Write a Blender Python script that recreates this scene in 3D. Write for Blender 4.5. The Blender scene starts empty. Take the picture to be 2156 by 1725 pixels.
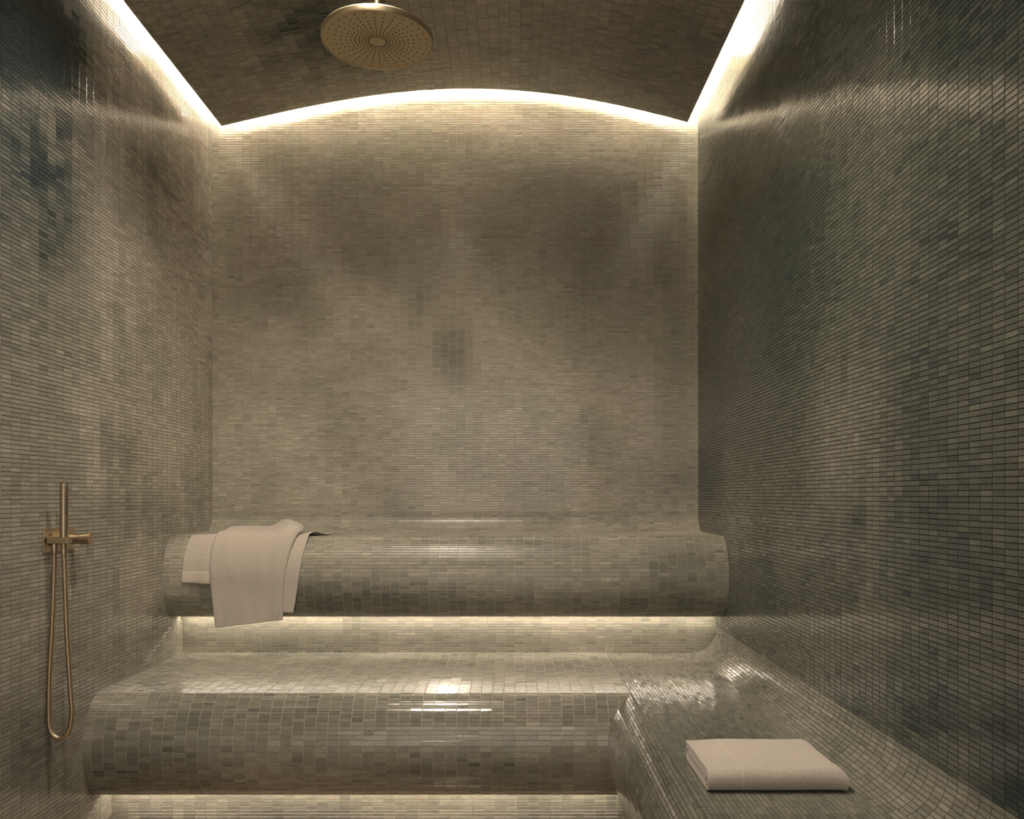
import bpy, math, random
import numpy as np
from mathutils import Matrix, Vector

# ------------------------------------------------------------------ units
# Everything below is laid out in a working unit u (2.3 mm); X right, Y away
# from the camera, Z up, with the camera's eye at the origin of the u frame.
U = 0.0023
EYE = 520.0                       # eye height above the floor, in u
F = 1760.0                        # focal length in pixels of a 2156 px frame
scene = bpy.context.scene
COL = scene.collection
rng = np.random.default_rng(7)
random.seed(7)


def W(a):
    a = np.asarray(a, float)
    b = a * U
    b[..., 2] += EYE * U
    return b


# ------------------------------------------------------------------ camera
cam_data = bpy.data.cameras.new('camera')
cam = bpy.data.objects.new('camera', cam_data)
COL.objects.link(cam)
cam.location = (0, 0, EYE * U)
cam.rotation_euler = (math.pi / 2, 0, 0)
cam_data.sensor_fit = 'HORIZONTAL'
cam_data.sensor_width = 36.0
cam_data.lens = 36.0 * F / 2156.0
cam_data.shift_y = (1046.0 - 862.5) / 2156.0
cam_data.clip_start = 0.02
scene.camera = cam

# ------------------------------------------------------------------ world, exposure, light levels
world = bpy.data.worlds.new('world')
scene.world = world
world.use_nodes = True
world.node_tree.nodes['Background'].inputs[0].default_value = (1.0, 0.86, 0.66, 1)
world.node_tree.nodes['Background'].inputs[1].default_value = 0.0
vs = scene.view_settings
vs.view_transform = 'Standard'
vs.look = 'None'
vs.exposure = 0.98
vs.gamma = 1.0
vs.use_curve_mapping = False

WARM = (1.0, 0.862, 0.685)
LED_TOP_BACK = 150.0
LED_TOP_SIDE = 112.0
LED_LEDGE = 20.0
LED_BENCH = 19.0
# recessed downlights: (x, y, watts, cone degrees)
DOWNLIGHTS = [(-188, 1021, 95.0, 142), (-205, 590, 78.0, 134)]
# even warm fill through an unseen open front, added to brighten the room
world.node_tree.nodes['Background'].inputs[0].default_value = (1.0, 0.89, 0.735, 1)
world.node_tree.nodes['Background'].inputs[1].default_value = 0.95
FRONT_X0, FRONT_X1, FRONT_Z1 = -560.0, 320.0, 520.0
YN = -420.0
pl = bpy.data.lights.new('fill_portal', 'AREA')
pl.shape = 'RECTANGLE'; pl.size = (FRONT_X1 - FRONT_X0) * U; pl.size_y = (FRONT_Z1 + EYE) * U
pl.cycles.is_portal = True
po = bpy.data.objects.new('fill_portal', pl); COL.objects.link(po)
po.location = W((((FRONT_X0 + FRONT_X1) / 2), YN - 20, (FRONT_Z1 - EYE) / 2)); po.rotation_euler = (math.pi / 2, 0, 0)
scene.cycles.max_bounces = 14
scene.cycles.diffuse_bounces = 8
scene.cycles.glossy_bounces = 4
scene.cycles.sample_clamp_indirect = 60.0

# ------------------------------------------------------------------ materials


def nt(name):
    m = bpy.data.materials.new(name)
    m.use_nodes = True
    t = m.node_tree
    return m, t, t.nodes['Principled BSDF'], t.nodes, t.links


def tile_material(name, single, r0=0.11, r1=0.20):
    m, t, p, N, L = nt(name)
    uv = N.new('ShaderNodeUVMap'); uv.uv_map = 'UVMap'
    oi = N.new('ShaderNodeObjectInfo')
    if single:
        csock = oi.outputs['Color']
    else:
        at = N.new('ShaderNodeAttribute'); at.attribute_name = 'tile_color'
        csock = at.outputs['Color']
    mul = N.new('ShaderNodeMath'); mul.operation = 'MULTIPLY'; mul.inputs[1].default_value = 977.0
    L.new(oi.outputs['Random'], mul.inputs[0])
    comb = N.new('ShaderNodeCombineXYZ')
    L.new(mul.outputs[0], comb.inputs[0]); L.new(mul.outputs[0], comb.inputs[1])
    add = N.new('ShaderNodeVectorMath'); add.operation = 'ADD'
    L.new(uv.outputs[0], add.inputs[0]); L.new(comb.outputs[0], add.inputs[1])
    mp = N.new('ShaderNodeMapping'); mp.inputs['Scale'].default_value = (0.11, 0.62, 1)
    mp.inputs['Rotation'].default_value = (0, 0, 0.05)
    L.new(add.outputs[0], mp.inputs[0])
    nz = N.new('ShaderNodeTexNoise'); nz.inputs['Scale'].default_value = 1.0
    nz.inputs['Detail'].default_value = 5.0; nz.inputs['Distortion'].default_value = 1.2
    L.new(mp.outputs[0], nz.inputs['Vector'])
    rmp = N.new('ShaderNodeMapRange')
    rmp.inputs['From Min'].default_value = 0.28; rmp.inputs['From Max'].default_value = 0.72
    rmp.inputs['To Min'].default_value = 0.74; rmp.inputs['To Max'].default_value = 1.24
    L.new(nz.outputs['Fac'], rmp.inputs['Value'])
    sc = N.new('ShaderNodeVectorMath'); sc.operation = 'SCALE'
    L.new(csock, sc.inputs[0]); L.new(rmp.outputs[0], sc.inputs['Scale'])
    L.new(sc.outputs[0], p.inputs['Base Color'])
    rr = N.new('ShaderNodeMapRange')
    rr.inputs['To Min'].default_value = r0; rr.inputs['To Max'].default_value = r1
    L.new(nz.outputs['Fac'], rr.inputs['Value'])
    L.new(rr.outputs[0], p.inputs['Roughness'])
    p.inputs['IOR'].default_value = 1.5
    return m


def plain(name, col, rough, noise_scale=60.0, amp=0.12, metallic=0.0, bump=0.0):
    m, t, p, N, L = nt(name)
    tc = N.new('ShaderNodeTexCoord')
    nz = N.new('ShaderNodeTexNoise'); nz.inputs['Scale'].default_value = noise_scale
    nz.inputs['Detail'].default_value = 4.0
    L.new(tc.outputs['Object'], nz.inputs['Vector'])
    r = N.new('ShaderNodeMapRange')
    r.inputs['To Min'].default_value = 1 - amp; r.inputs['To Max'].default_value = 1 + amp
    L.new(nz.outputs['Fac'], r.inputs['Value'])
    v = N.new('ShaderNodeVectorMath'); v.operation = 'SCALE'
    v.inputs[0].default_value = col
    L.new(r.outputs[0], v.inputs['Scale'])
    L.new(v.outputs[0], p.inputs['Base Color'])
    p.inputs['Roughness'].default_value = rough
    p.inputs['Metallic'].default_value = metallic
    if bump:
        b = N.new('ShaderNodeBump'); b.inputs['Strength'].default_value = bump
        b.inputs['Distance'].default_value = 0.001
        L.new(nz.outputs['Fac'], b.inputs['Height']); L.new(b.outputs[0], p.inputs['Normal'])
    return m


def brushed(name, col, rough, scale):
    m, t, p, N, L = nt(name)
    tc = N.new('ShaderNodeTexCoord')
    mp = N.new('ShaderNodeMapping'); mp.inputs['Scale'].default_value = scale
    L.new(tc.outputs['Object'], mp.inputs[0])
    nz = N.new('ShaderNodeTexNoise'); nz.inputs['Scale'].default_value = 40
    nz.inputs['Detail'].default_value = 6
    L.new(mp.outputs[0], nz.inputs['Vector'])
    r = N.new('ShaderNodeMapRange')
    r.inputs['To Min'].default_value = rough - 0.05; r.inputs['To Max'].default_value = rough + 0.07
    L.new(nz.outputs['Fac'], r.inputs['Value']); L.new(r.outputs[0], p.inputs['Roughness'])
    p.inputs['Base Color'].default_value = (*col, 1)
    p.inputs['Metallic'].default_value = 1.0
    return m


def terry(name, col):
    m, t, p, N, L = nt(name)
    tc = N.new('ShaderNodeTexCoord')
    nz = N.new('ShaderNodeTexNoise'); nz.inputs['Scale'].default_value = 330
    nz.inputs['Detail'].default_value = 2; nz.inputs['Roughness'].default_value = 0.7
    L.new(tc.outputs['Object'], nz.inputs['Vector'])
    r = N.new('ShaderNodeMapRange')
    r.inputs['From Min'].default_value = 0.3; r.inputs['From Max'].default_value = 0.7
    r.inputs['To Min'].default_value = 0.74; r.inputs['To Max'].default_value = 1.12
    L.new(nz.outputs['Fac'], r.inputs['Value'])
    v = N.new('ShaderNodeVectorMath'); v.operation = 'SCALE'; v.inputs[0].default_value = col
    L.new(r.outputs[0], v.inputs['Scale']); L.new(v.outputs[0], p.inputs['Base Color'])
    p.inputs['Roughness'].default_value = 0.95
    p.inputs['Specular IOR Level'].default_value = 0.15
    p.inputs['Sheen Weight'].default_value = 0.25
    p.inputs['Sheen Roughness'].default_value = 0.6
    b = N.new('ShaderNodeBump'); b.inputs['Strength'].default_value = 0.6
    b.inputs['Distance'].default_value = 0.004
    L.new(nz.outputs['Fac'], b.inputs['Height']); L.new(b.outputs[0], p.inputs['Normal'])
    return m


def emitter(name, col, strength):
    m = bpy.data.materials.new(name)
    m.use_nodes = True
    N = m.node_tree.nodes
    for n in list(N):
        N.remove(n)
    e = N.new('ShaderNodeEmission'); o = N.new('ShaderNodeOutputMaterial')
    e.inputs[0].default_value = (*col, 1); e.inputs[1].default_value = strength
    m.node_tree.links.new(e.outputs[0], o.inputs[0])
    return m


M_TILE = tile_material('mosaic_tile', False)
M_TILE1 = tile_material('mosaic_tile_single', True)
M_HONED = tile_material('honed_tile', False, 0.27, 0.40)
M_HONED1 = tile_material('honed_tile_single', True, 0.27, 0.40)
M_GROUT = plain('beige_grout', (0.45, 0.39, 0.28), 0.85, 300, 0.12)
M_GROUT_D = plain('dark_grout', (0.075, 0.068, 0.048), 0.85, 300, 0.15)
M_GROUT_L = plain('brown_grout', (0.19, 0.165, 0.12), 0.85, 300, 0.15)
M_PLASTER = plain('plaster', (0.30, 0.27, 0.21), 0.7, 20, 0.06)
M_WHITE = plain('white_paint', (0.80, 0.78, 0.74), 0.8, 20, 0.03)
M_FLOOR = plain('brown_stone', (0.20, 0.13, 0.075), 0.35, 6, 0.25)
M_BRASS = brushed('brushed_bronze', (0.43, 0.35, 0.245), 0.38, (1, 1, 14))
M_BRASS_H = brushed('bronze_face', (0.52, 0.425, 0.28), 0.36, (14, 1, 1))
M_HOSE = brushed('bronze_hose', (0.42, 0.33, 0.23), 0.40, (1, 1, 1))
M_DARK = plain('dark_rubber', (0.02, 0.014, 0.008), 0.6)
M_TERRY = terry('terry_cloth', (0.46, 0.41, 0.355))
M_BAND = plain('woven_border', (0.49, 0.435, 0.37), 0.85, 500, 0.08)
M_ALU = plain('aluminium_channel', (0.6, 0.6, 0.6), 0.4, 50, 0.05, 1.0)

# ------------------------------------------------------------------ helpers


def link(name, mesh, parent=None, mats=(), **props):
    o = bpy.data.objects.new(name, mesh)
    COL.objects.link(o)
    if parent is not None:
        o.parent = parent
    if mesh is not None:
        for m in mats:
            mesh.materials.append(m)
    for k, v in props.items():
        o[k] = v
    return o


def mesh_from(name, verts, faces, smooth=False):
    me = bpy.data.meshes.new(name)
    me.from_pydata([tuple(v) for v in W(verts)], [], [tuple(f) for f in faces])
    me.update()
    if smooth:
        me.polygons.foreach_set('use_smooth', np.ones(len(me.polygons), bool))
    return me


def extrude(poly, axis, a, b):
    """prism of a closed polygon; axis 'x': poly is (y,z); axis 'y': poly is (x,z)"""
    n = len(poly)
    v = []
    for t in (a, b):
        for p in poly:
            v.append((t, p[0], p[1]) if axis == 'x' else (p[0], t, p[1]))
    f = [[i, (i + 1) % n, n + (i + 1) % n, n + i] for i in range(n)]
    f += [list(range(n))[::-1], list(range(n, 2 * n))]
    return v, f


def fix_normals(me):
    import bmesh
    bm = bmesh.new(); bm.from_mesh(me)
    bmesh.ops.recalc_face_normals(bm, faces=bm.faces)
    bm.to_mesh(me); bm.free()


def prism(name, poly, axis, a, b, parent, mat, **props):
    v, f = extrude(poly, axis, a, b)
    me = mesh_from(name, v, f)
    fix_normals(me)
    return link(name, me, parent, [mat], **props)


def box(name, x0, x1, y0, y1, z0, z1, parent, mat, **props):
    return prism(name, [(y0, z0), (y1, z0), (y1, z1), (y0, z1)], 'x', x0, x1, parent, mat, **props)


def ring_mesh(name, pts, radii, seg=24, cap=True, smooth=True):
    """tube through points with a radius at each (parallel transport frame)"""
    pts = np.asarray(pts, float)
    n = len(pts)
    tan = np.gradient(pts, axis=0)
    tan /= np.linalg.norm(tan, axis=1)[:, None]
    ref = np.array([0, 1.0, 0]) if abs(tan[0][1]) < 0.9 else np.array([1.0, 0, 0])
    u = np.cross(tan[0], ref); u /= np.linalg.norm(u)
    verts = []
    ang = np.linspace(0, 2 * math.pi, seg, endpoint=False)
    for i in range(n):
        u = u - tan[i] * np.dot(u, tan[i]); u /= np.linalg.norm(u)
        w = np.cross(tan[i], u)
        for a in ang:
            verts.append(pts[i] + radii[i] * (math.cos(a) * u + math.sin(a) * w))
    faces = []
    for i in range(n - 1):
        for k in range(seg):
            k2 = (k + 1) % seg
            faces.append((i * seg + k, i * seg + k2, (i + 1) * seg + k2, (i + 1) * seg + k))
    if cap:
        faces.append(tuple(range(seg))[::-1])
        faces.append(tuple(range((n - 1) * seg, n * seg)))
    me = mesh_from(name, verts, faces)
    fix_normals(me)
    if smooth:
        me.polygons.foreach_set('use_smooth', np.ones(len(me.polygons), bool))
        try:
            me.set_sharp_from_angle(angle=math.radians(40))
        except Exception:
            pass
    return me


def tube(name, pts, radii, parent, mat, seg=24, **props):
    return link(name, ring_mesh(name, pts, radii, seg), parent, [mat], **props)


def project(p):
    p = np.asarray(p, float)
    return 1078 + p[..., 0] * F / p[..., 1], 1046 - p[..., 2] * F / p[..., 1]


# smooth pseudo-noise from random plane waves, ~[-1, 1]
class Waves:
    def __init__(self, wl, n=14, seed=1):
        r = np.random.default_rng(seed)
        d = r.normal(size=(n, 3)); d /= np.linalg.norm(d, axis=1)[:, None]
        self.k = d * (2 * math.pi / (wl * r.uniform(0.7, 1.6, n)))[:, None]
        self.ph = r.uniform(0, 2 * math.pi, n)

    def __call__(self, p):
        return np.sin(p @ self.k.T + self.ph).sum(1) * math.sqrt(2.0 / len(self.ph)) * 0.6


W_BIG, W_MID, W_SML = Waves(520, seed=3), Waves(170, seed=4), Waves(60, seed=5)
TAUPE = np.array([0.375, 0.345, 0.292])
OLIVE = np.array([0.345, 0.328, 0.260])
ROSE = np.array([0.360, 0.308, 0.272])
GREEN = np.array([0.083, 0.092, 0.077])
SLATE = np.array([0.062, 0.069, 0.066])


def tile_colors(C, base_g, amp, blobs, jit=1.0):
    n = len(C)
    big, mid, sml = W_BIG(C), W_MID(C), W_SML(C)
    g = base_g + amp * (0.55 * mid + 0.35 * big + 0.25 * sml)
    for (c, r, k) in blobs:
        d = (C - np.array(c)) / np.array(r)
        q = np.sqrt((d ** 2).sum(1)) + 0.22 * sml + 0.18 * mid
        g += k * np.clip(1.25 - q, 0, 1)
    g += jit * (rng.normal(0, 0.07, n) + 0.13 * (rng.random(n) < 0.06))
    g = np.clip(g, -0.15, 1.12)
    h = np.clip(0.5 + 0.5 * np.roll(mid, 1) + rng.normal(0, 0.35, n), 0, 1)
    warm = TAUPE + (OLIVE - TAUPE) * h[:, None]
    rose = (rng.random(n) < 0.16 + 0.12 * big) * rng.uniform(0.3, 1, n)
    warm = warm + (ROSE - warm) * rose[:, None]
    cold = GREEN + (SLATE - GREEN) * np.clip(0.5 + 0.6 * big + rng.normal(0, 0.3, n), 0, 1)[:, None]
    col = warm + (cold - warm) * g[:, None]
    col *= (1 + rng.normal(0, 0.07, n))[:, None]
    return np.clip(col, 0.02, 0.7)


GAP, CH, TH = 0.72, 0.22, 0.75       # joint, chamfer and thickness of a tile, in u
TILE_MESHES = {}


def unit_tile(w, h, mat):
    key = (round(w, 1), round(h, 1), mat.name)
    if key in TILE_MESHES:
        return TILE_MESHES[key]
    a, b = w / 2, h / 2
    v = []
    for (ia, iz) in ((0, 0), (0, TH - CH), (CH, TH)):
        v += [(-(a - ia), -(b - ia), iz), (a - ia, -(b - ia), iz), (a - ia, b - ia, iz), (-(a - ia), b - ia, iz)]
    f = [(8, 9, 10, 11)]
    for k in range(4):
        k2 = (k + 1) % 4
        f += [(k, k2, 4 + k2, 4 + k), (4 + k, 4 + k2, 8 + k2, 8 + k)]
    me = bpy.data.meshes.new('tile')
    me.from_pydata([tuple(np.array(q) * U) for q in v], [], f)
    uvl = me.uv_layers.new(name='UVMap')
    for l in me.loops:
        q = v[l.vertex_index]
        uvl.data[l.index].uv = (q[0], q[1])
    me.materials.append(mat)
    me.update()
    TILE_MESHES[key] = me
    return me


def tiles(parent, C, UU, VV, wu, wv, tilt, base_g, amp, blobs=(), singles=300, hidden=None, mats=None, tint=(1, 1, 1), jit=1.0):
    """C centres, UU / VV unit tangents along the long and the short side, wu / wv cell sizes.
    The largest in view become objects of their own; the rest is one stuff part."""
    C = np.asarray(C, float); UU = np.asarray(UU, float); VV = np.asarray(VV, float)
    n = len(C)
    wu = np.broadcast_to(wu, n).astype(float) - GAP
    wv = np.broadcast_to(wv, n).astype(float) - GAP
    NN = np.cross(UU, VV)
    colr = tile_colors(C, base_g, amp, blobs, jit) * np.array(tint)
    # a hand-set tile leans a little
    ta, tb = rng.normal(0, tilt, n)[:, None], rng.normal(0, tilt, n)[:, None]
    Ut = UU + NN * ta; Vt = VV + NN * tb
    Ut /= np.linalg.norm(Ut, axis=1)[:, None]
    Vt = Vt - Ut * (Ut * Vt).sum(1)[:, None]; Vt /= np.linalg.norm(Vt, axis=1)[:, None]
    Nt = np.cross(Ut, Vt)
    # choose the tiles that show largest
    px, py = project(C)
    view = -C / np.linalg.norm(C, axis=1)[:, None]
    facing = (view * NN).sum(1)
    size = wu * wv * facing * (F / C[:, 1]) ** 2
    ok = (px > 6) & (px < 2150) & (py > 6) & (py < 1719) & (facing > 0.02)
    if hidden is not None:
        ok &= ~hidden(C, px, py)
    score = np.where(ok, size, -1)
    order = np.argsort(-score)[:singles]
    order = order[score[order] > 0]
    one = np.zeros(n, bool); one[order] = True
    sx, sy = np.median(wu), np.median(wv)
    m_field, m_one = mats or (M_TILE, M_TILE1)
    me1 = unit_tile(sx, sy, m_one)
    for i in order:
        o = bpy.data.objects.new('tile', me1)
        COL.objects.link(o)
        o.parent = parent
        R = np.eye(4)
        R[:3, 0] = Ut[i] * wu[i] / sx; R[:3, 1] = Vt[i] * wv[i] / sy; R[:3, 2] = Nt[i]
        R[:3, 3] = W(C[i])
        o.matrix_local = Matrix(R.tolist())
        o.color = (*colr[i], 1)
    k = np.where(~one)[0]
    m = len(k)
    Ck, Uk, Vk, Nk = C[k], Ut[k], Vt[k], Nt[k]
    a, b = wu[k] / 2, wv[k] / 2
    V = np.empty((m, 12, 3)); UVv = np.empty((m, 12, 2))
    off = rng.uniform(0, 900, (m, 2))
    j = 0
    for (ia, iz) in ((0, 0), (0, TH - CH), (CH, TH)):
        for (s, t) in ((-1, -1), (1, -1), (1, 1), (-1, 1)):
            du, dv = s * (a - ia), t * (b - ia)
            V[:, j] = Ck + Uk * du[:, None] + Vk * dv[:, None] + Nk * iz
            UVv[:, j, 0] = du + off[:, 0]; UVv[:, j, 1] = dv + off[:, 1]
            j += 1
    f = [(8, 9, 10, 11)]
    for q in range(4):
        q2 = (q + 1) % 4
        f += [(q, q2, 4 + q2, 4 + q), (4 + q, 4 + q2, 8 + q2, 8 + q)]
    f = np.array(f)
    idx = (np.arange(m)[:, None, None] * 12 + f[None]).reshape(-1)
    nf = m * 9
    me = bpy.data.meshes.new('tile_field')
    me.vertices.add(m * 12); me.loops.add(nf * 4); me.polygons.add(nf)
    me.vertices.foreach_set('co', W(V.reshape(-1, 3)).reshape(-1))
    me.loops.foreach_set('vertex_index', idx.astype(np.int32))
    me.polygons.foreach_set('loop_start', np.arange(0, nf * 4, 4, dtype=np.int32))
    me.polygons.foreach_set('loop_total', np.full(nf, 4, np.int32))
    me.update(calc_edges=True)
    me.shade_flat()
    uvl = me.uv_layers.new(name='UVMap')
    uvl.data.foreach_set('uv', UVv.reshape(-1, 2)[idx].reshape(-1))
    at = me.attributes.new('tile_color', 'FLOAT_COLOR', 'FACE')
    cc = np.ones((m, 9, 4)); cc[:, :, :3] = colr[k][:, None, :]
    at.data.foreach_set('color', cc.reshape(-1))
    me.materials.append(m_field)
    return link('tile_field', me, parent, kind='stuff')


def grid_cells(u0, u1, pu, uoff, v0, v1, pv, voff):
    """cells of a running grid, cut at the borders -> centres and sizes"""
    def axis(a, b, p, o):
        k0 = math.floor((a - o) / p); k1 = math.ceil((b - o) / p)
        e = np.clip(o + p * np.arange(k0, k1 + 1), a, b)
        c, w = (e[:-1] + e[1:]) / 2, np.diff(e)
        s = w > 1.4
        return c[s], w[s]
    cu, wu = axis(u0, u1, pu, uoff); cv, wv = axis(v0, v1, pv, voff)
    A, B = np.meshgrid(cu, cv); WA, WB = np.meshgrid(wu, wv)
    return A.ravel(), B.ravel(), WA.ravel(), WB.ravel()


def const(v, n):
    return np.tile(np.array(v, float), (n, 1))


# ------------------------------------------------------------------ room numbers (u)
XL, XR, YB = -631.0, 392.0, 1760.0
ZF, ZS = -520.0, 930.0
LEDGE_Z, SEAT_Z = -73.6, -299.0
Y_LOW, Y_UNDER = 1600.0, 1317.0
ROLL1 = dict(yc=1569.0, zc=-147.0, a=61.0, b=80.0, t0=1.163, t1=-1.196)     # backrest ledge
ROLL2 = dict(yc=1283.0, zc=-376.0, a=56.0, b=80.0, t0=1.295, t1=-1.150)     # bench front
XC = 181.0                                                                # crease of the side bench
ROLL3_OFF = XC - (ROLL2['yc'] - ROLL2['a'] * math.cos(ROLL2['t0']))
COVE_R = 50.0

VC = [15.29540364, 6.65447848, -93.42267791, -33.13667265, 831.490804]
VXL, VXR, VYB, VYN, VT = -594.0, 359.0, 1708.7, YN + 20, 15.0


def vault(x):
    return np.polyval(VC, np.asarray(x, float) / 500.0)


# row borders on a roll, measured along its angle
ROWPX = np.array([134, 150, 172, 205, 236, 268, 302, 340, 380, 425, 470, 522, 578, 638, 700, 770, 850, 933, 1005, 1070, 1125, 1178,
                  1225, 1268, 1305, 1342, 1378, 1405, 1430, 1452, 1475, 1495, 1515, 1535]) / 6.634 + 1440
_th = np.linspace(ROLL2['t0'], ROLL2['t1'], 4000)
_y = 1046 - (ROLL2['zc'] + ROLL2['b'] * np.sin(_th)) * F / (ROLL2['yc'] - ROLL2['a'] * np.cos(_th))
ROW_T = np.interp(ROWPX, _y, _th)
ROW_T = (ROW_T - ROW_T[0]) / (ROW_T[-1] - ROW_T[0])          # 0..1 along the roll


def roll_pt(r, t):
    return np.stack([r['yc'] - r['a'] * np.cos(t), r['zc'] + r['b'] * np.sin(t)], -1)


def roll_rows(r):
    t = r['t0'] + (r['t1'] - r['t0']) * ROW_T
    p = roll_pt(r, t)
    c = (p[:-1] + p[1:]) / 2
    d = p[:-1] - p[1:]
    L = np.linalg.norm(d, axis=1)
    return c, d / L[:, None], L


# ------------------------------------------------------------------ setting: shell
WT = 40.0
wall_back = box('wall_back', XL - WT, XR + WT, YB, YB + WT, ZF, ZS, None, M_GROUT, kind='structure')
wall_left = box('wall_left', XL - WT, XL, YN, YB, ZF, ZS, None, M_GROUT_L, kind='structure')
wall_right = box('wall_right', XR, XR + WT, YN, YB, ZF, ZS, None, M_GROUT_D, kind='structure')
wall_front = box('wall_front', XL - WT, XR + WT, YN - WT, YN, FRONT_Z1, ZS, None, M_PLASTER, kind='structure')  # the opening in this unseen wall is added to admit the fill light
box('jamb', XL - WT, FRONT_X0, YN - WT, YN, ZF, FRONT_Z1, wall_front, M_PLASTER)
box('jamb', FRONT_X1, XR + WT, YN - WT, YN, ZF, FRONT_Z1, wall_front, M_PLASTER)
floor = box('floor', XL - WT, XR + WT, YN - WT, YB + WT, ZF - 40, ZF, None, M_FLOOR, kind='structure')
slab = box('ceiling', XL - WT, XR + WT, YN - WT, YB + WT, ZS, ZS + 40, None, M_WHITE, kind='structure')

# floating vault under the slab
vx = np.linspace(VXL, VXR, 49)
poly = [(x, float(vault(x))) for x in vx] + [(x, float(vault(x)) + VT) for x in vx[::-1]]
vault_o = prism('ceiling_vault', poly, 'y', VYN, VYB, None, M_GROUT_L, kind='structure')
for hx in (-380.0, 160.0):           # hangers that carry it
    for hy in (150.0, 800.0, 1450.0):
        box('hanger', hx - 3, hx + 3, hy - 3, hy + 3, float(vault(hx)) + 10, ZS, vault_o, M_ALU)

# ------------------------------------------------------------------ benches (masonry cores)


def roll_poly(r, n=34):
    t = np.linspace(r['t0'], r['t1'], n)
    return [tuple(p) for p in roll_pt(r, t)]


# upper ledge with its rolled front and a cove up to the wall
cove = [(YB - 40 + 40 * math.sin(a), LEDGE_Z + 40 - 40 * math.cos(a)) for a in np.linspace(0, math.pi / 2, 14)]
YW = YB - 0.05
p1 = [(YW, LEDGE_Z + 40)] + [(min(c_[0], YW), c_[1]) for c_ in cove[::-1][1:]] + roll_poly(ROLL1)
p1 += [(Y_LOW, p1[-1][1]), (Y_LOW, SEAT_Z + .5), (YW, SEAT_Z + .5)]
ledge = prism('backrest_ledge', p1, 'x', XL + .1, XR - .1, None, M_GROUT,
              label='upper rounded mosaic ledge along the back wall, with a towel hung over its left end', category='ledge')


def mitred(name, pieces, parent, mat, **props):
    """one mesh from prisms whose two ends follow (a, b) per corner; corners are (x, y, z) pairs"""
    v, f = [], []
    for ring_a, ring_b in pieces:
        n_, b_ = len(ring_a), len(v)
        v += list(ring_a) + list(ring_b)
        f += [[b_ + i, b_ + (i + 1) % n_, b_ + n_ + (i + 1) % n_, b_ + n_ + i] for i in range(n_)]
        f += [[b_ + i for i in range(n_)][::-1], [b_ + n_ + i for i in range(n_)]]
    me = mesh_from(name, v, f)
    fix_normals(me)
    return link(name, me, parent, [mat], **props)


rp = roll_poly(ROLL2)
YCR, ZB = rp[0][0], rp[-1][1]
body = [(Y_LOW - 1, SEAT_Z), (YCR, SEAT_Z), (YCR, ZB), (Y_UNDER, ZB), (Y_UNDER, ZF), (Y_LOW - 1, ZF)]
nose = rp + [(YCR, ZB)]
nose[0] = (YCR, SEAT_Z)
bench = mitred('steam_bench', [([(XL + .1, y, z) for y, z in body], [(XC, y, z) for y, z in body]),
                               ([(XL + .1, y, z) for y, z in nose], [(y + ROLL3_OFF - .3, y, z) for y, z in nose])], None, M_GROUT,
               label='lower rounded mosaic bench across the back, glowing under its front edge', category='bench')

rc = [(XR - COVE_R + COVE_R * math.sin(a), SEAT_Z + COVE_R - COVE_R * math.cos(a)) for a in np.linspace(0, math.pi / 2, 16)]
XW = XR - 0.05
body = [(min(x_, XW), z_) for x_, z_ in rc[::-1]] + [(XC + .3, SEAT_Z), (XC + .3, ZB), (XC + 49, ZB), (XC + 49, ZF), (XW, ZF)]
nose = [(y + ROLL3_OFF, z) for y, z in nose]
side = mitred('side_bench', [([(x, YN, z) for x, z in body], [(x, Y_LOW - 2, z) for x, z in body]),
                             ([(x, YN, z) for x, z in nose], [(x, x - ROLL3_OFF - .3, z) for x, z in nose])], None, M_GROUT_D,
              label='darker green mosaic bench along the right wall, carrying a folded towel', category='bench')

# ------------------------------------------------------------------ mosaic


def hid_ledge(C, px, py):
    return np.zeros(len(C), bool)


TILT = 0.007
# back wall
x, z, wu, wv = grid_cells(XL, XR, 17.3, -618.0, LEDGE_Z + 40, 900, 5.22, 0)
n = len(x)
tiles(wall_back, np.stack([x, np.full(n, YB), z], 1), const((1, 0, 0), n), const((0, 0, 1), n), wu, wv, TILT, 0.12, 0.20,
      [((-125, YB, 305), (45, 300, 75), .55), ((-200, YB, 410), (22, 300, 60), .3), ((190, YB, 470), (130, 300, 190), .42),
       ((-330, YB, 380), (110, 300, 170), -.1), ((350, YB, 330), (50, 300, 260), .35), ((330, YB, 30), (110, 300, 60), .3)], jit=.8)
# left wall
y, z, wu, wv = grid_cells(560, YB, 20.7, YB - 4, ZF, 900, 5.8, 2)
keep = ~((y > Y_LOW + 12) & (z < LEDGE_Z - 8)) & ~((y > Y_UNDER + 14) & (z < SEAT_Z - 10))
y, z, wu, wv = y[keep], z[keep], wu[keep], wv[keep]; n = len(y)
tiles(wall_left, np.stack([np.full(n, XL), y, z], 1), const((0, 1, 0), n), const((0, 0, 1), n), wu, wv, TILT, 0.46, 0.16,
      [((XL, 1060, 520), (300, 190, 420), .5), ((XL, 1600, 300), (300, 330, 700), -.48), ((XL, 1180, 380), (200, 80, 90), .25), ((XL, 1120, 640), (200, 160, 170), .5), ((XL, 1500, 560), (200, 180, 120), .25),
       ((XL, 1100, -330), (200, 80, 90), .3)], jit=.65)
# right wall
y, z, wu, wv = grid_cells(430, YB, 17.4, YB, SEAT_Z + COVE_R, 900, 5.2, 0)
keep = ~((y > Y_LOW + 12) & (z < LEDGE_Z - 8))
y, z, wu, wv = y[keep], z[keep], wu[keep], wv[keep]; n = len(y)
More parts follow.
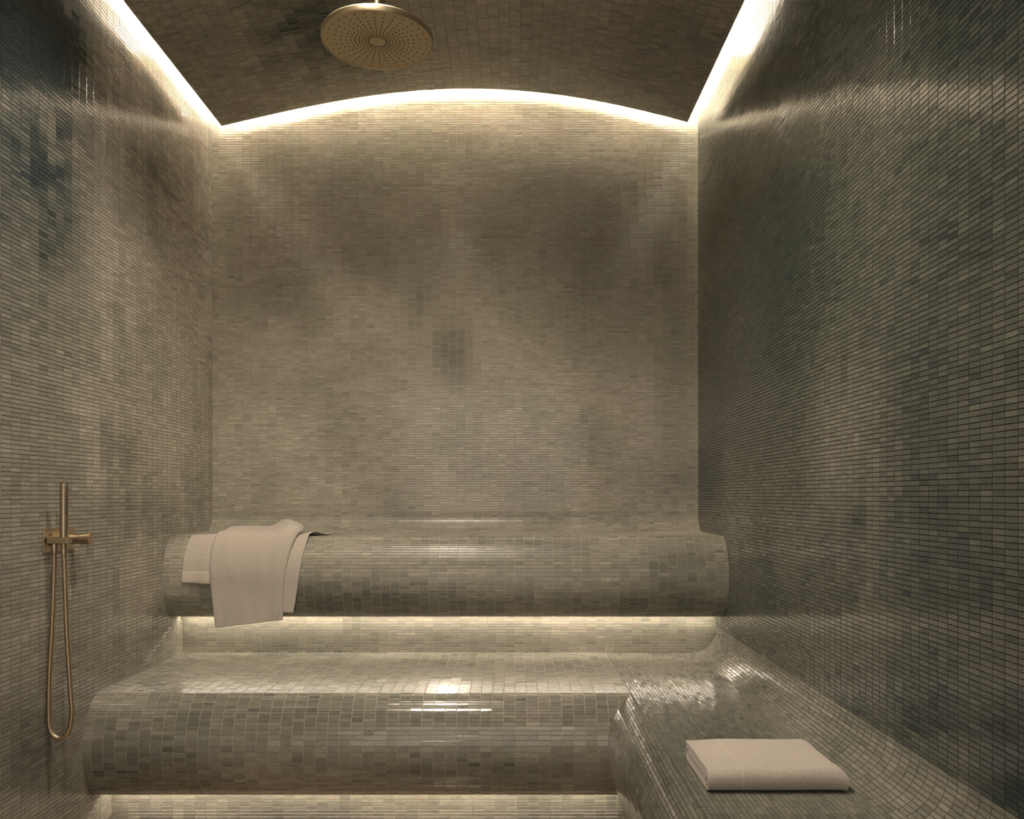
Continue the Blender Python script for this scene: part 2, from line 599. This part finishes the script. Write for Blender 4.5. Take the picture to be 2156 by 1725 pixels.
# right-handed: long side runs towards the camera so that the normal faces into the room
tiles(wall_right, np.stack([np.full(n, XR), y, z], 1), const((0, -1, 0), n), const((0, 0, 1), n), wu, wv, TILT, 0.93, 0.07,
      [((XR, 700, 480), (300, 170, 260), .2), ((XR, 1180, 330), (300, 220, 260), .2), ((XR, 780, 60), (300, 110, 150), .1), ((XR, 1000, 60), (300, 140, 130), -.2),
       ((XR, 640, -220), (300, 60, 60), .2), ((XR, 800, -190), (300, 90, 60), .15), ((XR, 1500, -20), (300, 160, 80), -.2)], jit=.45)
# vault underside
arc = np.linspace(VXL, VXR, 2000)
az = vault(arc)
al = np.concatenate([[0], np.cumsum(np.hypot(np.diff(arc), np.diff(az)))])
s, y, ws, wy = grid_cells(0, al[-1], 19.0, 8, 560, VYB, 5.8, VYB)
xx = np.interp(s, al, arc)
dz = (vault(xx + .5) - vault(xx - .5))
Tn = np.stack([np.ones_like(dz), np.zeros_like(dz), dz], 1); Tn /= np.linalg.norm(Tn, axis=1)[:, None]
n = len(s)
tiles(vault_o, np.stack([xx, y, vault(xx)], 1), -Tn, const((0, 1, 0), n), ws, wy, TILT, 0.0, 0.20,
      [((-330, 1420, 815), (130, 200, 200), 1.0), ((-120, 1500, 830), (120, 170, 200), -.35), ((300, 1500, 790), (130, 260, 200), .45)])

# ledge: cove, flat, roll, lower wall
cs = []


def strip(poly_c, poly_d, poly_L, x0, x1, pu, off):
    """rows given in the YZ plane, repeated along X -> cells (tangent V points up the profile)"""
    out = []
    for c, d, L in zip(poly_c, poly_d, poly_L):
        cx, _, wx, _ = grid_cells(x0, x1, pu, off, 0, 10, 10, 0)
        m = len(cx)
        out.append((np.stack([cx, np.full(m, c[0]), np.full(m, c[1])], 1), const((0, d[0], d[1]), m), wx, np.full(m, L)))
    return [np.concatenate([o[i] for o in out]) for i in range(4)]


def polyline_rows(p, pitch):
    p = np.asarray(p, float)
    l = np.concatenate([[0], np.cumsum(np.linalg.norm(np.diff(p, axis=0), axis=1))])
    k = max(1, round(l[-1] / pitch))
    e = np.linspace(0, l[-1], k + 1)
    q = np.stack([np.interp(e, l, p[:, 0]), np.interp(e, l, p[:, 1])], 1)
    d = q[:-1] - q[1:]
    L = np.linalg.norm(d, axis=1)
    return (q[:-1] + q[1:]) / 2, d / L[:, None], L


crease1 = roll_pt(ROLL1, np.array(ROLL1['t0']))
bot1 = roll_pt(ROLL1, np.array(ROLL1['t1']))
parts = [polyline_rows(cove[::-1], 5.22), polyline_rows([cove[0], tuple(crease1)], 5.3), roll_rows(ROLL1),
         polyline_rows([(Y_LOW, bot1[1] - 1), (Y_LOW, SEAT_Z)], 5.45)]
cc, dd, LL = (np.concatenate([q[i] for q in parts]) for i in range(3))
C, V, wu, wv = strip(cc, dd, LL, XL, XR, 17.3, -618.0)
n = len(C)
tiles(ledge, C, const((1, 0, 0), n), V, wu, wv, TILT, 0.32, 0.2,
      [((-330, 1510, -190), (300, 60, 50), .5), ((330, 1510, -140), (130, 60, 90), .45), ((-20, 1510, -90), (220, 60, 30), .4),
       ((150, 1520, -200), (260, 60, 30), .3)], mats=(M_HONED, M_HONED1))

crease2 = roll_pt(ROLL2, np.array(ROLL2['t0']))
bot2 = roll_pt(ROLL2, np.array(ROLL2['t1']))
seat_rows = polyline_rows([(Y_LOW, SEAT_Z), tuple(crease2)], 5.3)
rr = roll_rows(ROLL2)
under = polyline_rows([(Y_UNDER, bot2[1] - 1), (Y_UNDER, ZF)], 5.4)
sets = [strip(*seat_rows, XL, XC, 17.3, -618.0)]
for c, d, L in zip(*rr):
    sets.append(strip([c], [d], [L], XL, c[0] + ROLL3_OFF, 17.3, -618.0))
sets.append(strip(*under, XL, XC + 49, 17.5, -622.0))
C, V, wu, wv = (np.concatenate([q[i] for q in sets]) for i in range(4))
n = len(C)
tiles(bench, C, const((1, 0, 0), n), V, wu, wv, 0.010, 0.44, 0.20,
      [((-560, 1230, -390), (130, 90, 90), .35), ((130, 1240, -320), (120, 60, 40), .2), ((-300, 1240, -320), (300, 60, 30), .25)],
      )

# side bench: rows run along Y, so the profile lives in the XZ plane
sets = []


def side_strip(c, d, L, y1):
    cy, _, wy, _ = grid_cells(430, y1, 17.4, YB, 0, 10, 10, 0)
    m = len(cy)
    sets.append((np.stack([np.full(m, c[0]), cy, np.full(m, c[1])], 1), const((d[0], 0, d[1]), m), wy, np.full(m, L)))


for c, d, L in zip(*polyline_rows(rc[::-1], 5.2)):
    side_strip(c, d, L, Y_LOW - 2)
for c, d, L in zip(*polyline_rows([rc[0], (XC, SEAT_Z)], 5.2)):
    side_strip(c, d, L, Y_LOW - 2)
for c, d, L in zip(*rr):
    side_strip((c[0] + ROLL3_OFF, c[1]), d, L, c[0])
C, V, wu, wv = (np.concatenate([q[i] for q in sets]) for i in range(4))
n = len(C)
tiles(side, C, const((0, -1, 0), n), V, wu, wv, 0.0105, 0.66, 0.12,
      [((200, 1500, -299), (300, 160, 60), -.3), ((160, 900, -299), (90, 300, 50), .1), ((260, 1000, -299), (70, 150, 50), .2)], jit=.6)

# floor (out of the picture, seen only from higher up)
x, y, wu, wv = grid_cells(XL, XC + 49, 17.4, XL, YN, Y_UNDER, 17.4, Y_UNDER)
n = len(x)
tiles(floor, np.stack([x, y, np.full(n, ZF)], 1), const((1, 0, 0), n), const((0, 1, 0), n), wu, wv, 0.004, 0.25, 0.15, singles=0,
      tint=(0.78, 0.58, 0.40))

# ------------------------------------------------------------------ LED strips


def led(name, pts, normal, up, mat, label, hw=3.0):
    """a channel with a glowing diffuser swept along points; `normal` is the way it shines"""
    pts = np.asarray(pts, float); nrm = np.array(normal, float); up = np.array(up, float)

    def sweep(nm, sec, m, parent, **pr):
        v, f = [], []
        for p in pts:
            for (a, b) in sec:
                v.append(p + nrm * a + up * b)
        k = len(sec)
        for i in range(len(pts) - 1):
            for j in range(k):
                j2 = (j + 1) % k
                f.append((i * k + j, i * k + j2, (i + 1) * k + j2, (i + 1) * k + j))
        f += [tuple(range(k))[::-1], tuple(range((len(pts) - 1) * k, len(pts) * k))]
        me = mesh_from(nm, v, f); fix_normals(me)
        return link(nm, me, parent, [m], **pr)
    root = sweep(name, [(0, -hw - 1), (2.4, -hw - 1), (2.4, -hw - .2), (0.6, -hw - .2), (0.6, hw + .2), (2.4, hw + .2), (2.4, hw + 1), (0, hw + 1)], M_ALU, None,
                 label=label, category='light')
    sweep('diffuser', [(0.8, -hw), (2.2, -hw), (2.2, hw), (0.8, hw)], mat, root)
    return root


E_BACK = emitter('led_back', WARM, LED_TOP_BACK)
E_SIDE = emitter('led_side', WARM, LED_TOP_SIDE)
E_LEDGE = emitter('led_ledge', WARM, LED_LEDGE)
E_BENCH = emitter('led_bench', WARM, LED_BENCH)
lx = np.linspace(VXL + 4, VXR - 4, 41)
led('led_strip', [(x, VYB - 10, float(vault(x)) + VT + 4.6) for x in lx], (0, .4, .917), (0, -.917, .4), E_BACK,
    'warm light strip glowing along the arched rear edge of the vaulted ceiling', 6.5)
led('led_strip', [(VXL + 9, y, float(vault(VXL + 9)) + VT + 4.6) for y in (VYN + 5, VYB - 14)], (-.4, 0, .917), (.917, 0, .4), E_SIDE,
    'warm light strip glowing between the vaulted ceiling and the left wall', 6.5)
led('led_strip', [(VXR - 9, y, float(vault(VXR - 9)) + VT + 4.6) for y in (VYN + 5, VYB - 14)], (.4, 0, .917), (-.917, 0, .4), E_SIDE,
    'warm light strip glowing between the vaulted ceiling and the right wall', 6.5)
led('led_strip', [(x, Y_LOW - 16, float(bot1[1]) - .6) for x in (XL + 6, XR - 8)], (0, 0, -1), (0, 1, 0), E_LEDGE,
    'warm light strip hidden under the upper rounded ledge, above the seat')
led('led_strip', [(x, Y_UNDER - 18, float(bot2[1]) - .6) for x in (XL + 6, XC - 6)], (0, 0, -1), (0, 1, 0), E_BENCH,
    'warm light strip hidden under the front of the lower bench')

# ------------------------------------------------------------------ downlights in the vault
E_LENS = emitter('downlight_lens', WARM, 12.0)
for i, (x, y, watts, cone) in enumerate(DOWNLIGHTS):
    z = float(vault(x))
    a = np.linspace(0, 2 * math.pi, 32, endpoint=False)
    v, f = [], []
    prof = [(17, 1.5), (17, -1.2), (12, -1.2), (11, 4)]
    for (r, h) in prof:
        v += [(x + r * math.cos(t), y + r * math.sin(t), z + h) for t in a]
    for q in range(3):
        for k in range(32):
            k2 = (k + 1) % 32
            f.append((q * 32 + k, q * 32 + k2, (q + 1) * 32 + k2, (q + 1) * 32 + k))
    me = mesh_from('downlight', v, f, True)
    where = ['beside the arm of the round shower head', 'over the open front of the room'][i]
    root = link('downlight', me, None, [M_BRASS], label='small round recessed ceiling spot ' + where, category='light')
    me = mesh_from('lens', [(x + 11 * math.cos(t), y + 11 * math.sin(t), z + 1.5) for t in a], [tuple(range(32))])
    link('lens', me, root, [E_LENS])
    ld = bpy.data.lights.new('spot', 'SPOT')
    ld.energy = watts; ld.spot_size = math.radians(cone); ld.spot_blend = 0.6
    ld.color = WARM; ld.shadow_soft_size = 11 * U
    lo = bpy.data.objects.new('spot', ld); COL.objects.link(lo); lo.parent = root
    lo.location = W((x, y, z - 3.5))

# ------------------------------------------------------------------ rain shower head
SX, SY, SZ, SR = -160.0, 995.0, 541.0, 66.0


def lathe(name, prof, cx, cy, cz, parent, mat, seg=72, axis='z', **props):
    v, f = [], []
    a = np.linspace(0, 2 * math.pi, seg, endpoint=False)
    for (r, h) in prof:
        r = max(r, 0.02)
        for t in a:
            c, s_ = r * math.cos(t), r * math.sin(t)
            v.append((cx + c, cy + s_, cz + h) if axis == 'z' else (cx + h, cy + c, cz + s_))
    for i in range(len(prof) - 1):
        for k in range(seg):
            k2 = (k + 1) % seg
            f.append((i * seg + k, i * seg + k2, (i + 1) * seg + k2, (i + 1) * seg + k))
    me = mesh_from(name, v, f)
    fix_normals(me)
    me.polygons.foreach_set('use_smooth', np.ones(len(me.polygons), bool))
    try:
        me.set_sharp_from_angle(angle=math.radians(32))
    except Exception:
        pass
    return link(name, me, parent, [mat], **props)


zc = float(vault(SX)) - SZ
head = lathe('rain_shower', [(0.02, 0.9), (SR - 2.2, 0.9), (SR - 1.6, 0.1), (SR - 0.5, 0.0), (SR, 0.5), (SR + .4, 1.6), (SR + .2, 6.4), (SR - 1.4, 8.4), (SR - 8, 9.6),
                             (SR - 30, 11.2), (18, 12.4), (13, 13.4), (0.02, 13.4)], SX, SY, SZ, None, M_BRASS_H,
             label='round brushed bronze rain shower head hanging from the vaulted ceiling', category='shower')
lathe('neck', [(0.02, 12), (12.5, 12), (12.5, 15.5), (10.6, 17), (10.2, 30), (8.6, 33), (0.02, 33)], SX, SY, SZ, head, M_BRASS)
lathe('ceiling_arm', [(0.02, 33), (8.0, 33), (8.0, zc), (0.02, zc)], SX, SY, SZ, head, M_BRASS)
lathe('flange', [(0.02, zc - 3), (15, zc - 3), (16, zc - 1.6), (16, zc + .6), (0.02, zc + .6)], SX, SY, SZ, head, M_BRASS)
lathe('centre_disc', [(0.02, 0.35), (9.2, 0.35), (9.9, 0.9)], SX, SY, SZ, head, M_BRASS_H)
v, f = [], []
for r in (.165, .215, .268, .33, .40, .475, .56, .655, .765, .885):
    nr = 0.70 if r > .3 else 0.58
    for k in range(32):
        t = 2 * math.pi * (k + .5) / 32
        c = (SX + SR * r * math.cos(t), SY + SR * r * math.sin(t))
        b = len(v)
        for (q, h) in ((nr, 0.92), (nr, 0.45), (nr * .55, 0.2)):
            v += [(c[0] + q * math.cos(a), c[1] + q * math.sin(a), SZ + h) for a in np.linspace(0, 2 * math.pi, 8, endpoint=False)]
        for j in range(2):
            for m_ in range(8):
                m2 = (m_ + 1) % 8
                f.append((b + j * 8 + m_, b + j * 8 + m2, b + j * 8 + 8 + m2, b + j * 8 + 8 + m_))
        f.append(tuple(range(b + 16, b + 24)))
link('spray_nozzles', mesh_from('spray_nozzles', v, f), head, [M_DARK], kind='stuff', label='rings of dark rubber spray nozzles')

# ------------------------------------------------------------------ wall mixer, hand shower and hose
HY = 1130.0                      # the outlet and handset stand at this depth
mixer = box('shower_mixer', XL + .8, XL + 3.2, 1121, 1202, -75, -43, None, M_BRASS,
            label='brushed bronze wall mixer with rectangular plate, round knob and thin lever on the left wall', category='tap')
bev = mixer.modifiers.new('bevel', 'BEVEL'); bev.width = 0.001; bev.segments = 2
lathe('outlet_flange', [(0.02, 2.8), (8.2, 2.8), (8.2, 5.2), (7.4, 6), (0.02, 6)], XL, HY + 8, -59, mixer, M_BRASS, 40, 'x')
arm = box('holder_arm', XL + 5.5, XL + 33, HY - 6.6, HY + 6.6, -63.2, -54.8, mixer, M_BRASS)
bev = arm.modifiers.new('bevel', 'BEVEL'); bev.width = 0.0012; bev.segments = 2
KY = 1190.0
lathe('knob_base', [(0.02, 2.8), (7.3, 2.8), (7.3, 16.2), (0.02, 16.2)], XL, KY, -60, mixer, M_BRASS, 48, 'x')
knob = lathe('knob', [(0.02, 16.6), (7.7, 16.6), (8.2, 17.1), (8.2, 30.4), (7.6, 31), (0.02, 31)], XL, KY, -60, mixer, M_BRASS, 48, 'x')
tube('lever', [(XL + 27.5, KY, -66), (XL + 27.5, KY, -82.4), (XL + 27.5, KY, -82.8)], [.8, .8, .5], knob, M_BRASS, 12)

HX = XL + 25.4                   # handset axis
hs = tube('hand_shower', [(HX, HY, -74), (HX, HY, -70), (HX, HY, -64), (HX, HY, -60), (HX, HY, 17), (HX, HY, 18), (HX, HY, 18.2)],
          [3.3, 3.9, 4.6, 5.2, 5.2, 4.9, 4.4], None, M_BRASS, 32,
          label='slim bronze stick hand shower standing in the wall mixer holder', category='shower')
v, f = [], []
for j in range(15):
    for i in range(4):
        ph = math.radians(-62 + 19 * (i + .5 * (j % 2)))      # turned towards the room
        z = -25 + 2.55 * j + 2
        n_ = np.array([math.cos(ph), math.sin(ph), 0]); t_ = np.array([-math.sin(ph), math.cos(ph), 0])
        c = np.array([HX, HY, z]) + n_ * 5.2
        b = len(v)
        for (q, h) in ((.62, -.2), (.62, .12), (.3, .2)):
            v += [c + n_ * h + q * (math.cos(a) * t_ + math.sin(a) * np.array([0, 0, 1])) for a in np.linspace(0, 2 * math.pi, 6, endpoint=False)]
        for q in range(2):
            for m_ in range(6):
                m2 = (m_ + 1) % 6
                f.append((b + q * 6 + m_, b + q * 6 + m2, b + q * 6 + 6 + m2, b + q * 6 + 6 + m_))
        f.append(tuple(range(b + 12, b + 18)))
link('spray_nozzles', mesh_from('spray_nozzles', v, f), hs, [M_DARK], kind='stuff', label='small dark spray holes')


def spline(P, n):
    P = np.asarray(P, float)
    d = np.concatenate([[0], np.cumsum(np.linalg.norm(np.diff(P, axis=0), axis=1))])
    t = np.linspace(0, d[-1], n)
    # Catmull-Rom through the points
    out = []
    for q in t:
        i = min(max(np.searchsorted(d, q, 'right') - 1, 0), len(P) - 2)
        u = (q - d[i]) / (d[i + 1] - d[i])
        p0, p1_, p2_, p3_ = P[max(i - 1, 0)], P[i], P[i + 1], P[min(i + 2, len(P) - 1)]
        out.append(0.5 * (2 * p1_ + (p2_ - p0) * u + (2 * p0 - 5 * p1_ + 4 * p2_ - p3_) * u * u + (3 * p1_ - p0 - 3 * p2_ + p3_) * u ** 3))
    return np.array(out)


hz = [(115, 1146), (114.7, 1165), (114, 1209), (110.4, 1313), (104.5, 1417), (101.5, 1480), (102, 1512), (105, 1535), (112, 1550), (123.5, 1557),
      (135, 1553.5), (144, 1541), (149.5, 1524), (152, 1500), (151, 1487), (146, 1417), (140, 1313), (136.5, 1209), (135, 1165), (134.8, 1156)]
sc_ = F / HY
P = [((a - 1078) / sc_, HY, -(b - 1046) / sc_) for a, b in hz]
P = [(max(p[0], XL + 5), p[1], p[2]) for p in P]
hp = spline(P, 600)
for _ in range(60):              # even out the curve
    hp[1:-1] = (hp[:-2] + 2 * hp[1:-1] + hp[2:]) / 4
hl = np.concatenate([[0], np.cumsum(np.linalg.norm(np.diff(hp, axis=0), axis=1))])
nh = int(hl[-1] / 2.0) * 4       # ribs every 2 u, four rings each
hq = np.linspace(0, hl[-1], nh)
hp = np.stack([np.interp(hq, hl, hp[:, k]) for k in range(3)], 1)
hr = 3.15 + np.array([0.0, 0.14, 0.16, 0.03])[np.arange(nh) % 4]
hose = link('shower_hose', ring_mesh('shower_hose', hp, hr, 12), None, [M_HOSE],
            label='ribbed bronze shower hose hanging in a long loop on the left wall', category='hose')
tube('hose_nut', [(P[0][0], HY, -63), (P[0][0], HY, -64), (P[0][0], HY, -72), (P[0][0], HY, -78), (P[0][0], HY, -79)], [4.2, 4.5, 4.4, 3.7, 3.4], hose, M_BRASS, 24)
tube('hose_nut', [(HX, HY, -70), (HX, HY, -71), (HX, HY, -80), (HX, HY, -81)], [3.7, 4.0, 3.7, 3.4], hose, M_BRASS, 24)

# ------------------------------------------------------------------ towel draped over the ledge


def ledge_path(d):
    """d: distance from the crease; < 0 back along the ledge, > 0 down the roll and then straight down"""
    d = np.atleast_1d(np.asarray(d, float))
    t = np.linspace(ROLL1['t0'], 0, 200)
    p = roll_pt(ROLL1, t)
    l = np.concatenate([[0], np.cumsum(np.linalg.norm(np.diff(p, axis=0), axis=1))])
    y = np.where(d < 0, crease1[0] - d, np.interp(d, l, p[:, 0]))
    z = np.where(d < 0, LEDGE_Z, np.interp(d, l, p[:, 1]))
    z = np.where(d > l[-1], p[-1, 1] - (d - l[-1]), z)
    ny = np.where(d < 0, 0.0, -np.cos(np.interp(d, l, t)))
    nz = np.where(d < 0, 1.0, np.sin(np.interp(d, l, t)))
    # round the crease
    k = np.clip((d + 14) / 28, 0, 1)
    ny = np.where((d > -14) & (d < 0), -0.35 * k, ny)
    q = np.hypot(ny, nz)
    return y, z, ny / q, nz / q


def px_to_d(y):
    dd_ = np.linspace(0, 260, 2600)
    yy, zz, _, _ = ledge_path(dd_)
    pr = 1046 - zz * F / yy
    return np.interp(y, pr, dd_)


wv1, wv2 = Waves(70, seed=11), Waves(28, seed=12)


def sheet(name, left, right, off, parent, mat, nu=70, nv=90, thick=3.2, bottom=None, wr=1.2, **props):
    """left / right: [(d, x_u)...]; off(u, d) lifts the cloth off the ledge; bottom(u) extends the hem"""
    dl = np.array([p[0] for p in left]); xl = np.array([p[1] for p in left])
    dr = np.array([p[0] for p in right]); xr = np.array([p[1] for p in right])
    u = np.linspace(0, 1, nu); vv = np.linspace(0, 1, nv)
    verts = []
    for b in vv:
        d_l = dl[0] + (dl[-1] - dl[0]) * b; d_r = dr[0] + (dr[-1] - dr[0]) * b
        d = d_l + (d_r - d_l) * u
        if bottom is not None:
            d = d + bottom(u) * b
        x_l = np.interp(d_l, dl, xl); x_r = np.interp(d_r, dr, xr)
        x = x_l + (x_r - x_l) * u
        y, z, ny, nz = ledge_path(d)
        o = off(u, d)
        q = np.stack([x, d, np.zeros_like(d)], 1)
        o = o + wr * (0.7 * wv1(q * np.array([1.6, .4, 1])) + 0.3 * wv2(q * np.array([1.3, .5, 1]))) * np.clip((d + 60) / 60, .25, 1)
        verts += list(np.stack([x, y + ny * o, z + nz * o], 1))
    faces = [(j * nu + i, j * nu + i + 1, (j + 1) * nu + i + 1, (j + 1) * nu + i) for j in range(nv - 1) for i in range(nu - 1)]
    me = mesh_from(name, verts, faces, True)
    fix_normals(me)
    o = link(name, me, parent, [mat], **props)
    s = o.modifiers.new('solid', 'SOLIDIFY'); s.thickness = thick * U; s.offset = 0
    b = o.modifiers.new('soft', 'BEVEL'); b.width = thick * U * .42; b.segments = 2; b.limit_method = 'ANGLE'
    return o


def E(pts):
    """edge from pixel rows below the crease: (px, py) -> (d, x_u)"""
    out = []
    for (a, b) in pts:
        d = float(px_to_d(b)); y = float(ledge_path(d)[0][0])
        out.append((d, (a - 1078) * y / F))
    return out


def Lg(px, d):
    y = crease1[0] - d
    return (d, (px - 1078) * y / F)


left_A = [Lg(490, -95), Lg(478, -50), Lg(464, -8)] + E([(456, 1136), (447, 1165), (444, 1200), (447, 1240), (452, 1285), (456.5, 1321)])
right_A = [Lg(618, -95), Lg(640, -50), Lg(636, -8)] + E([(624, 1138), (609, 1172), (601, 1210), (598.5, 1240), (597.5, 1270), (596, 1305)])


def off_A(u, d):
    fold = 13 * np.exp(-((u - .86) / .13) ** 2) * np.clip((60 - d) / 90, 0, 1)
    bunch = 6 * np.clip((-d - 10) / 60, 0, 1)
    edge = np.clip(np.minimum(u, 1 - u) / .05, 0, 1)
    return 4.0 + 5.0 * np.sqrt(1 - (1 - edge) ** 2) * np.clip((200 - d) / 160, .4, 1) + fold + bunch


towel = sheet('draped_towel', left_A, right_A, off_A, None, M_TERRY, wr=1.9,
              label='off-white terry towel draped over the left end of the upper ledge', category='towel')
right_B = [Lg(700, -60), Lg(690, -30), Lg(668, -6)] + E([(652, 1133), (646, 1147), (638.5, 1172), (632.5, 1202), (627, 1240), (622, 1270), (618, 1290)])
left_B = [Lg(600, -60), Lg(600, -30), Lg(592, -6)] + E([(590, 1133), (585, 1147), (582, 1172), (580, 1202), (578, 1240), (577, 1270), (576, 1289)])


def off_B(u, d):
    lift = 7 * np.exp(-((d + 4) / 16) ** 2) * np.clip((u - .6) / .4, 0, 1)
    return 2.6 + lift + 0 * d


sheet('under_layer', left_B, right_B, off_B, towel, M_TERRY, wr=.7, nu=40, thick=2.4)
left_C = [Lg(418, -22), Lg(411, -8)] + E([(404, 1131), (396, 1146), (390, 1166), (386.5, 1190), (384.5, 1227)])
right_C = [Lg(500, -22), Lg(492, -8)] + E([(486, 1131), (478, 1146), (472, 1166), (468, 1190), (466, 1231)])


def off_C(u, d):
    return 2.6 + 2.2 * np.exp(-((u - .55) / .2) ** 2) * np.clip(d / 60, 0, 1)


under_c = sheet('under_layer', left_C, right_C, off_C, towel, M_TERRY, wr=.8, nu=40, thick=2.4)


def band(name, sL, sR, off, d0, d1, parent, lift, **props):
    """thin woven band lying on a sheet between two distances"""
    def cut(e):
        dd_ = np.array([p[0] for p in e]); xx_ = np.array([p[1] for p in e])
        return [(q, float(np.interp(q, dd_, xx_))) for q in np.linspace(d0, d1, 4)]
    return sheet(name, cut(sL), cut(sR), lambda u, d: off(u, d) + lift, parent, M_BAND, nu=40, nv=5, thick=.5, wr=.8, **props)


band('woven_band', left_C, right_C, off_C, float(px_to_d(1177.5)), float(px_to_d(1179.5)), under_c, 1.3)
band('woven_band', left_C, right_C, off_C, float(px_to_d(1203.5)), float(px_to_d(1226.5)), under_c, 1.15)

# ------------------------------------------------------------------ folded towel on the side bench
TX0, TX1, TY0, TY1 = 197.0, 338.0, 844.0, 945.0
TZ0 = SEAT_Z + 1.5
H, TK = 23.0, 3.3


def fold_path(levels):
    """flattened roll of cloth in the YZ plane: outer wrap first, then inwards"""
    pts = []
    lay = [(TK / 2 + k * (H - TK) / (levels - 1)) for k in range(levels)]
    # order in which the layers are met when walking the cloth from the top outer layer inwards
    order = []
    lo, hi = 0, levels - 1
    order = [hi, lo, hi - 1, lo + 1, hi - 2, lo + 2][:levels]
    side_ = 1                    # start at the back, walk to the front
    for k, q in enumerate(order):
        z = lay[q]
        inset = TK * 1.15 * (k // 2 + (k % 2) * .5) + 1.5
        yb, yf = TY1 - inset - (1 if k else -3), TY0 + inset + TK
        rng_ = np.linspace(0, 1, 26)
        if side_ > 0:
            pts += [(yb + (yf - yb) * t, z) for t in rng_]
        else:
            pts += [(yf + (yb - yf) * t, z) for t in rng_]
        if k + 1 < len(order):
            z2 = lay[order[k + 1]]
            yy = yf if side_ > 0 else yb
            r = (z - z2) / 2
            bulge = min(abs(r), 12.0) * .95
            for t in np.linspace(0, math.pi, 18)[1:-1]:
                pts.append((yy - side_ * bulge * math.sin(t), (z + z2) / 2 + r * math.cos(t)))
        side_ = -side_
    return np.array(pts)


fp = fold_path(6)
NX = 60
us = np.linspace(0, 1, NX)
verts = []
wf = Waves(60, seed=21)
for i, uu in enumerate(us):
    # ends are a little uneven from layer to layer
    for j, (yy, zz) in enumerate(fp):
        k = j // 42
        x0 = TX0 + [0, .6, .4, .9, .2, .7, .4][k % 7]; x1 = TX1 - [0, 2, 1, 3, 1.5, 2, 1][k % 7]
        xx_ = x0 + (x1 - x0) * uu
        end = max(0.0, (uu - .90) / .10)
        zz = H / 2 * (1 - .12 * end) + (zz - H / 2) * (1 - .34 * end ** 2.6) - .0
        zz = zz if end < .01 else zz - (H / 2 * (1 - .12 * end) - H / 2 * (1 - .34 * end ** 2.6)) * .85
        sag = 1.5 * math.sin(math.pi * uu) * (zz / H)
        w_ = float(wf(np.array([[xx_, yy, zz]]))[0]) * .9 * (zz / H)
        verts.append((xx_, yy + w_ * .6, TZ0 + zz + sag + w_ - .8 * (zz / H)))
nj = len(fp)
faces = [(i * nj + j, i * nj + j + 1, (i + 1) * nj + j + 1, (i + 1) * nj + j) for i in range(NX - 1) for j in range(nj - 1)]
me = mesh_from('folded_towel', verts, faces, True)
fix_normals(me)
ft = link('folded_towel', me, None, [M_TERRY], label='folded off-white terry towel lying on the side bench by the right wall', category='towel')
sm = ft.modifiers.new('solid', 'SOLIDIFY'); sm.thickness = TK * 1.06 * U; sm.offset = 0
bv = ft.modifiers.new('soft', 'BEVEL'); bv.width = TK * .4 * U; bv.segments = 2; bv.limit_method = 'ANGLE'
# woven stripe across the towel: follows the outer wrap
iv = int(NX * .26)
outer = [np.array(verts[iv * nj + j]) for j in range(0, 26 + 17 + 6)]
v, f = [], []
for j, p in enumerate(outer):
    q0, q1 = outer[max(j - 1, 0)], outer[min(j + 1, len(outer) - 1)]
    t = (q1 - q0); nrm = np.array([0, t[2], -t[1]]); nrm /= np.linalg.norm(nrm)
    if j < 26 and nrm[2] < 0:
        nrm = -nrm
    if j >= 26 and nrm[1] > 0:
        nrm = -nrm
    for (dx, h) in ((-1.3, TK * .42), (-.8, TK * .56), (.8, TK * .56), (1.3, TK * .42)):
        v.append(p + nrm * h + np.array([dx, 0, 0]))
for j in range(len(outer) - 1):
    for k in range(3):
        f.append((j * 4 + k, j * 4 + k + 1, j * 4 + 5 + k, j * 4 + 4 + k))
link('woven_band', mesh_from('woven_band', v, f, True), ft, [M_BAND])
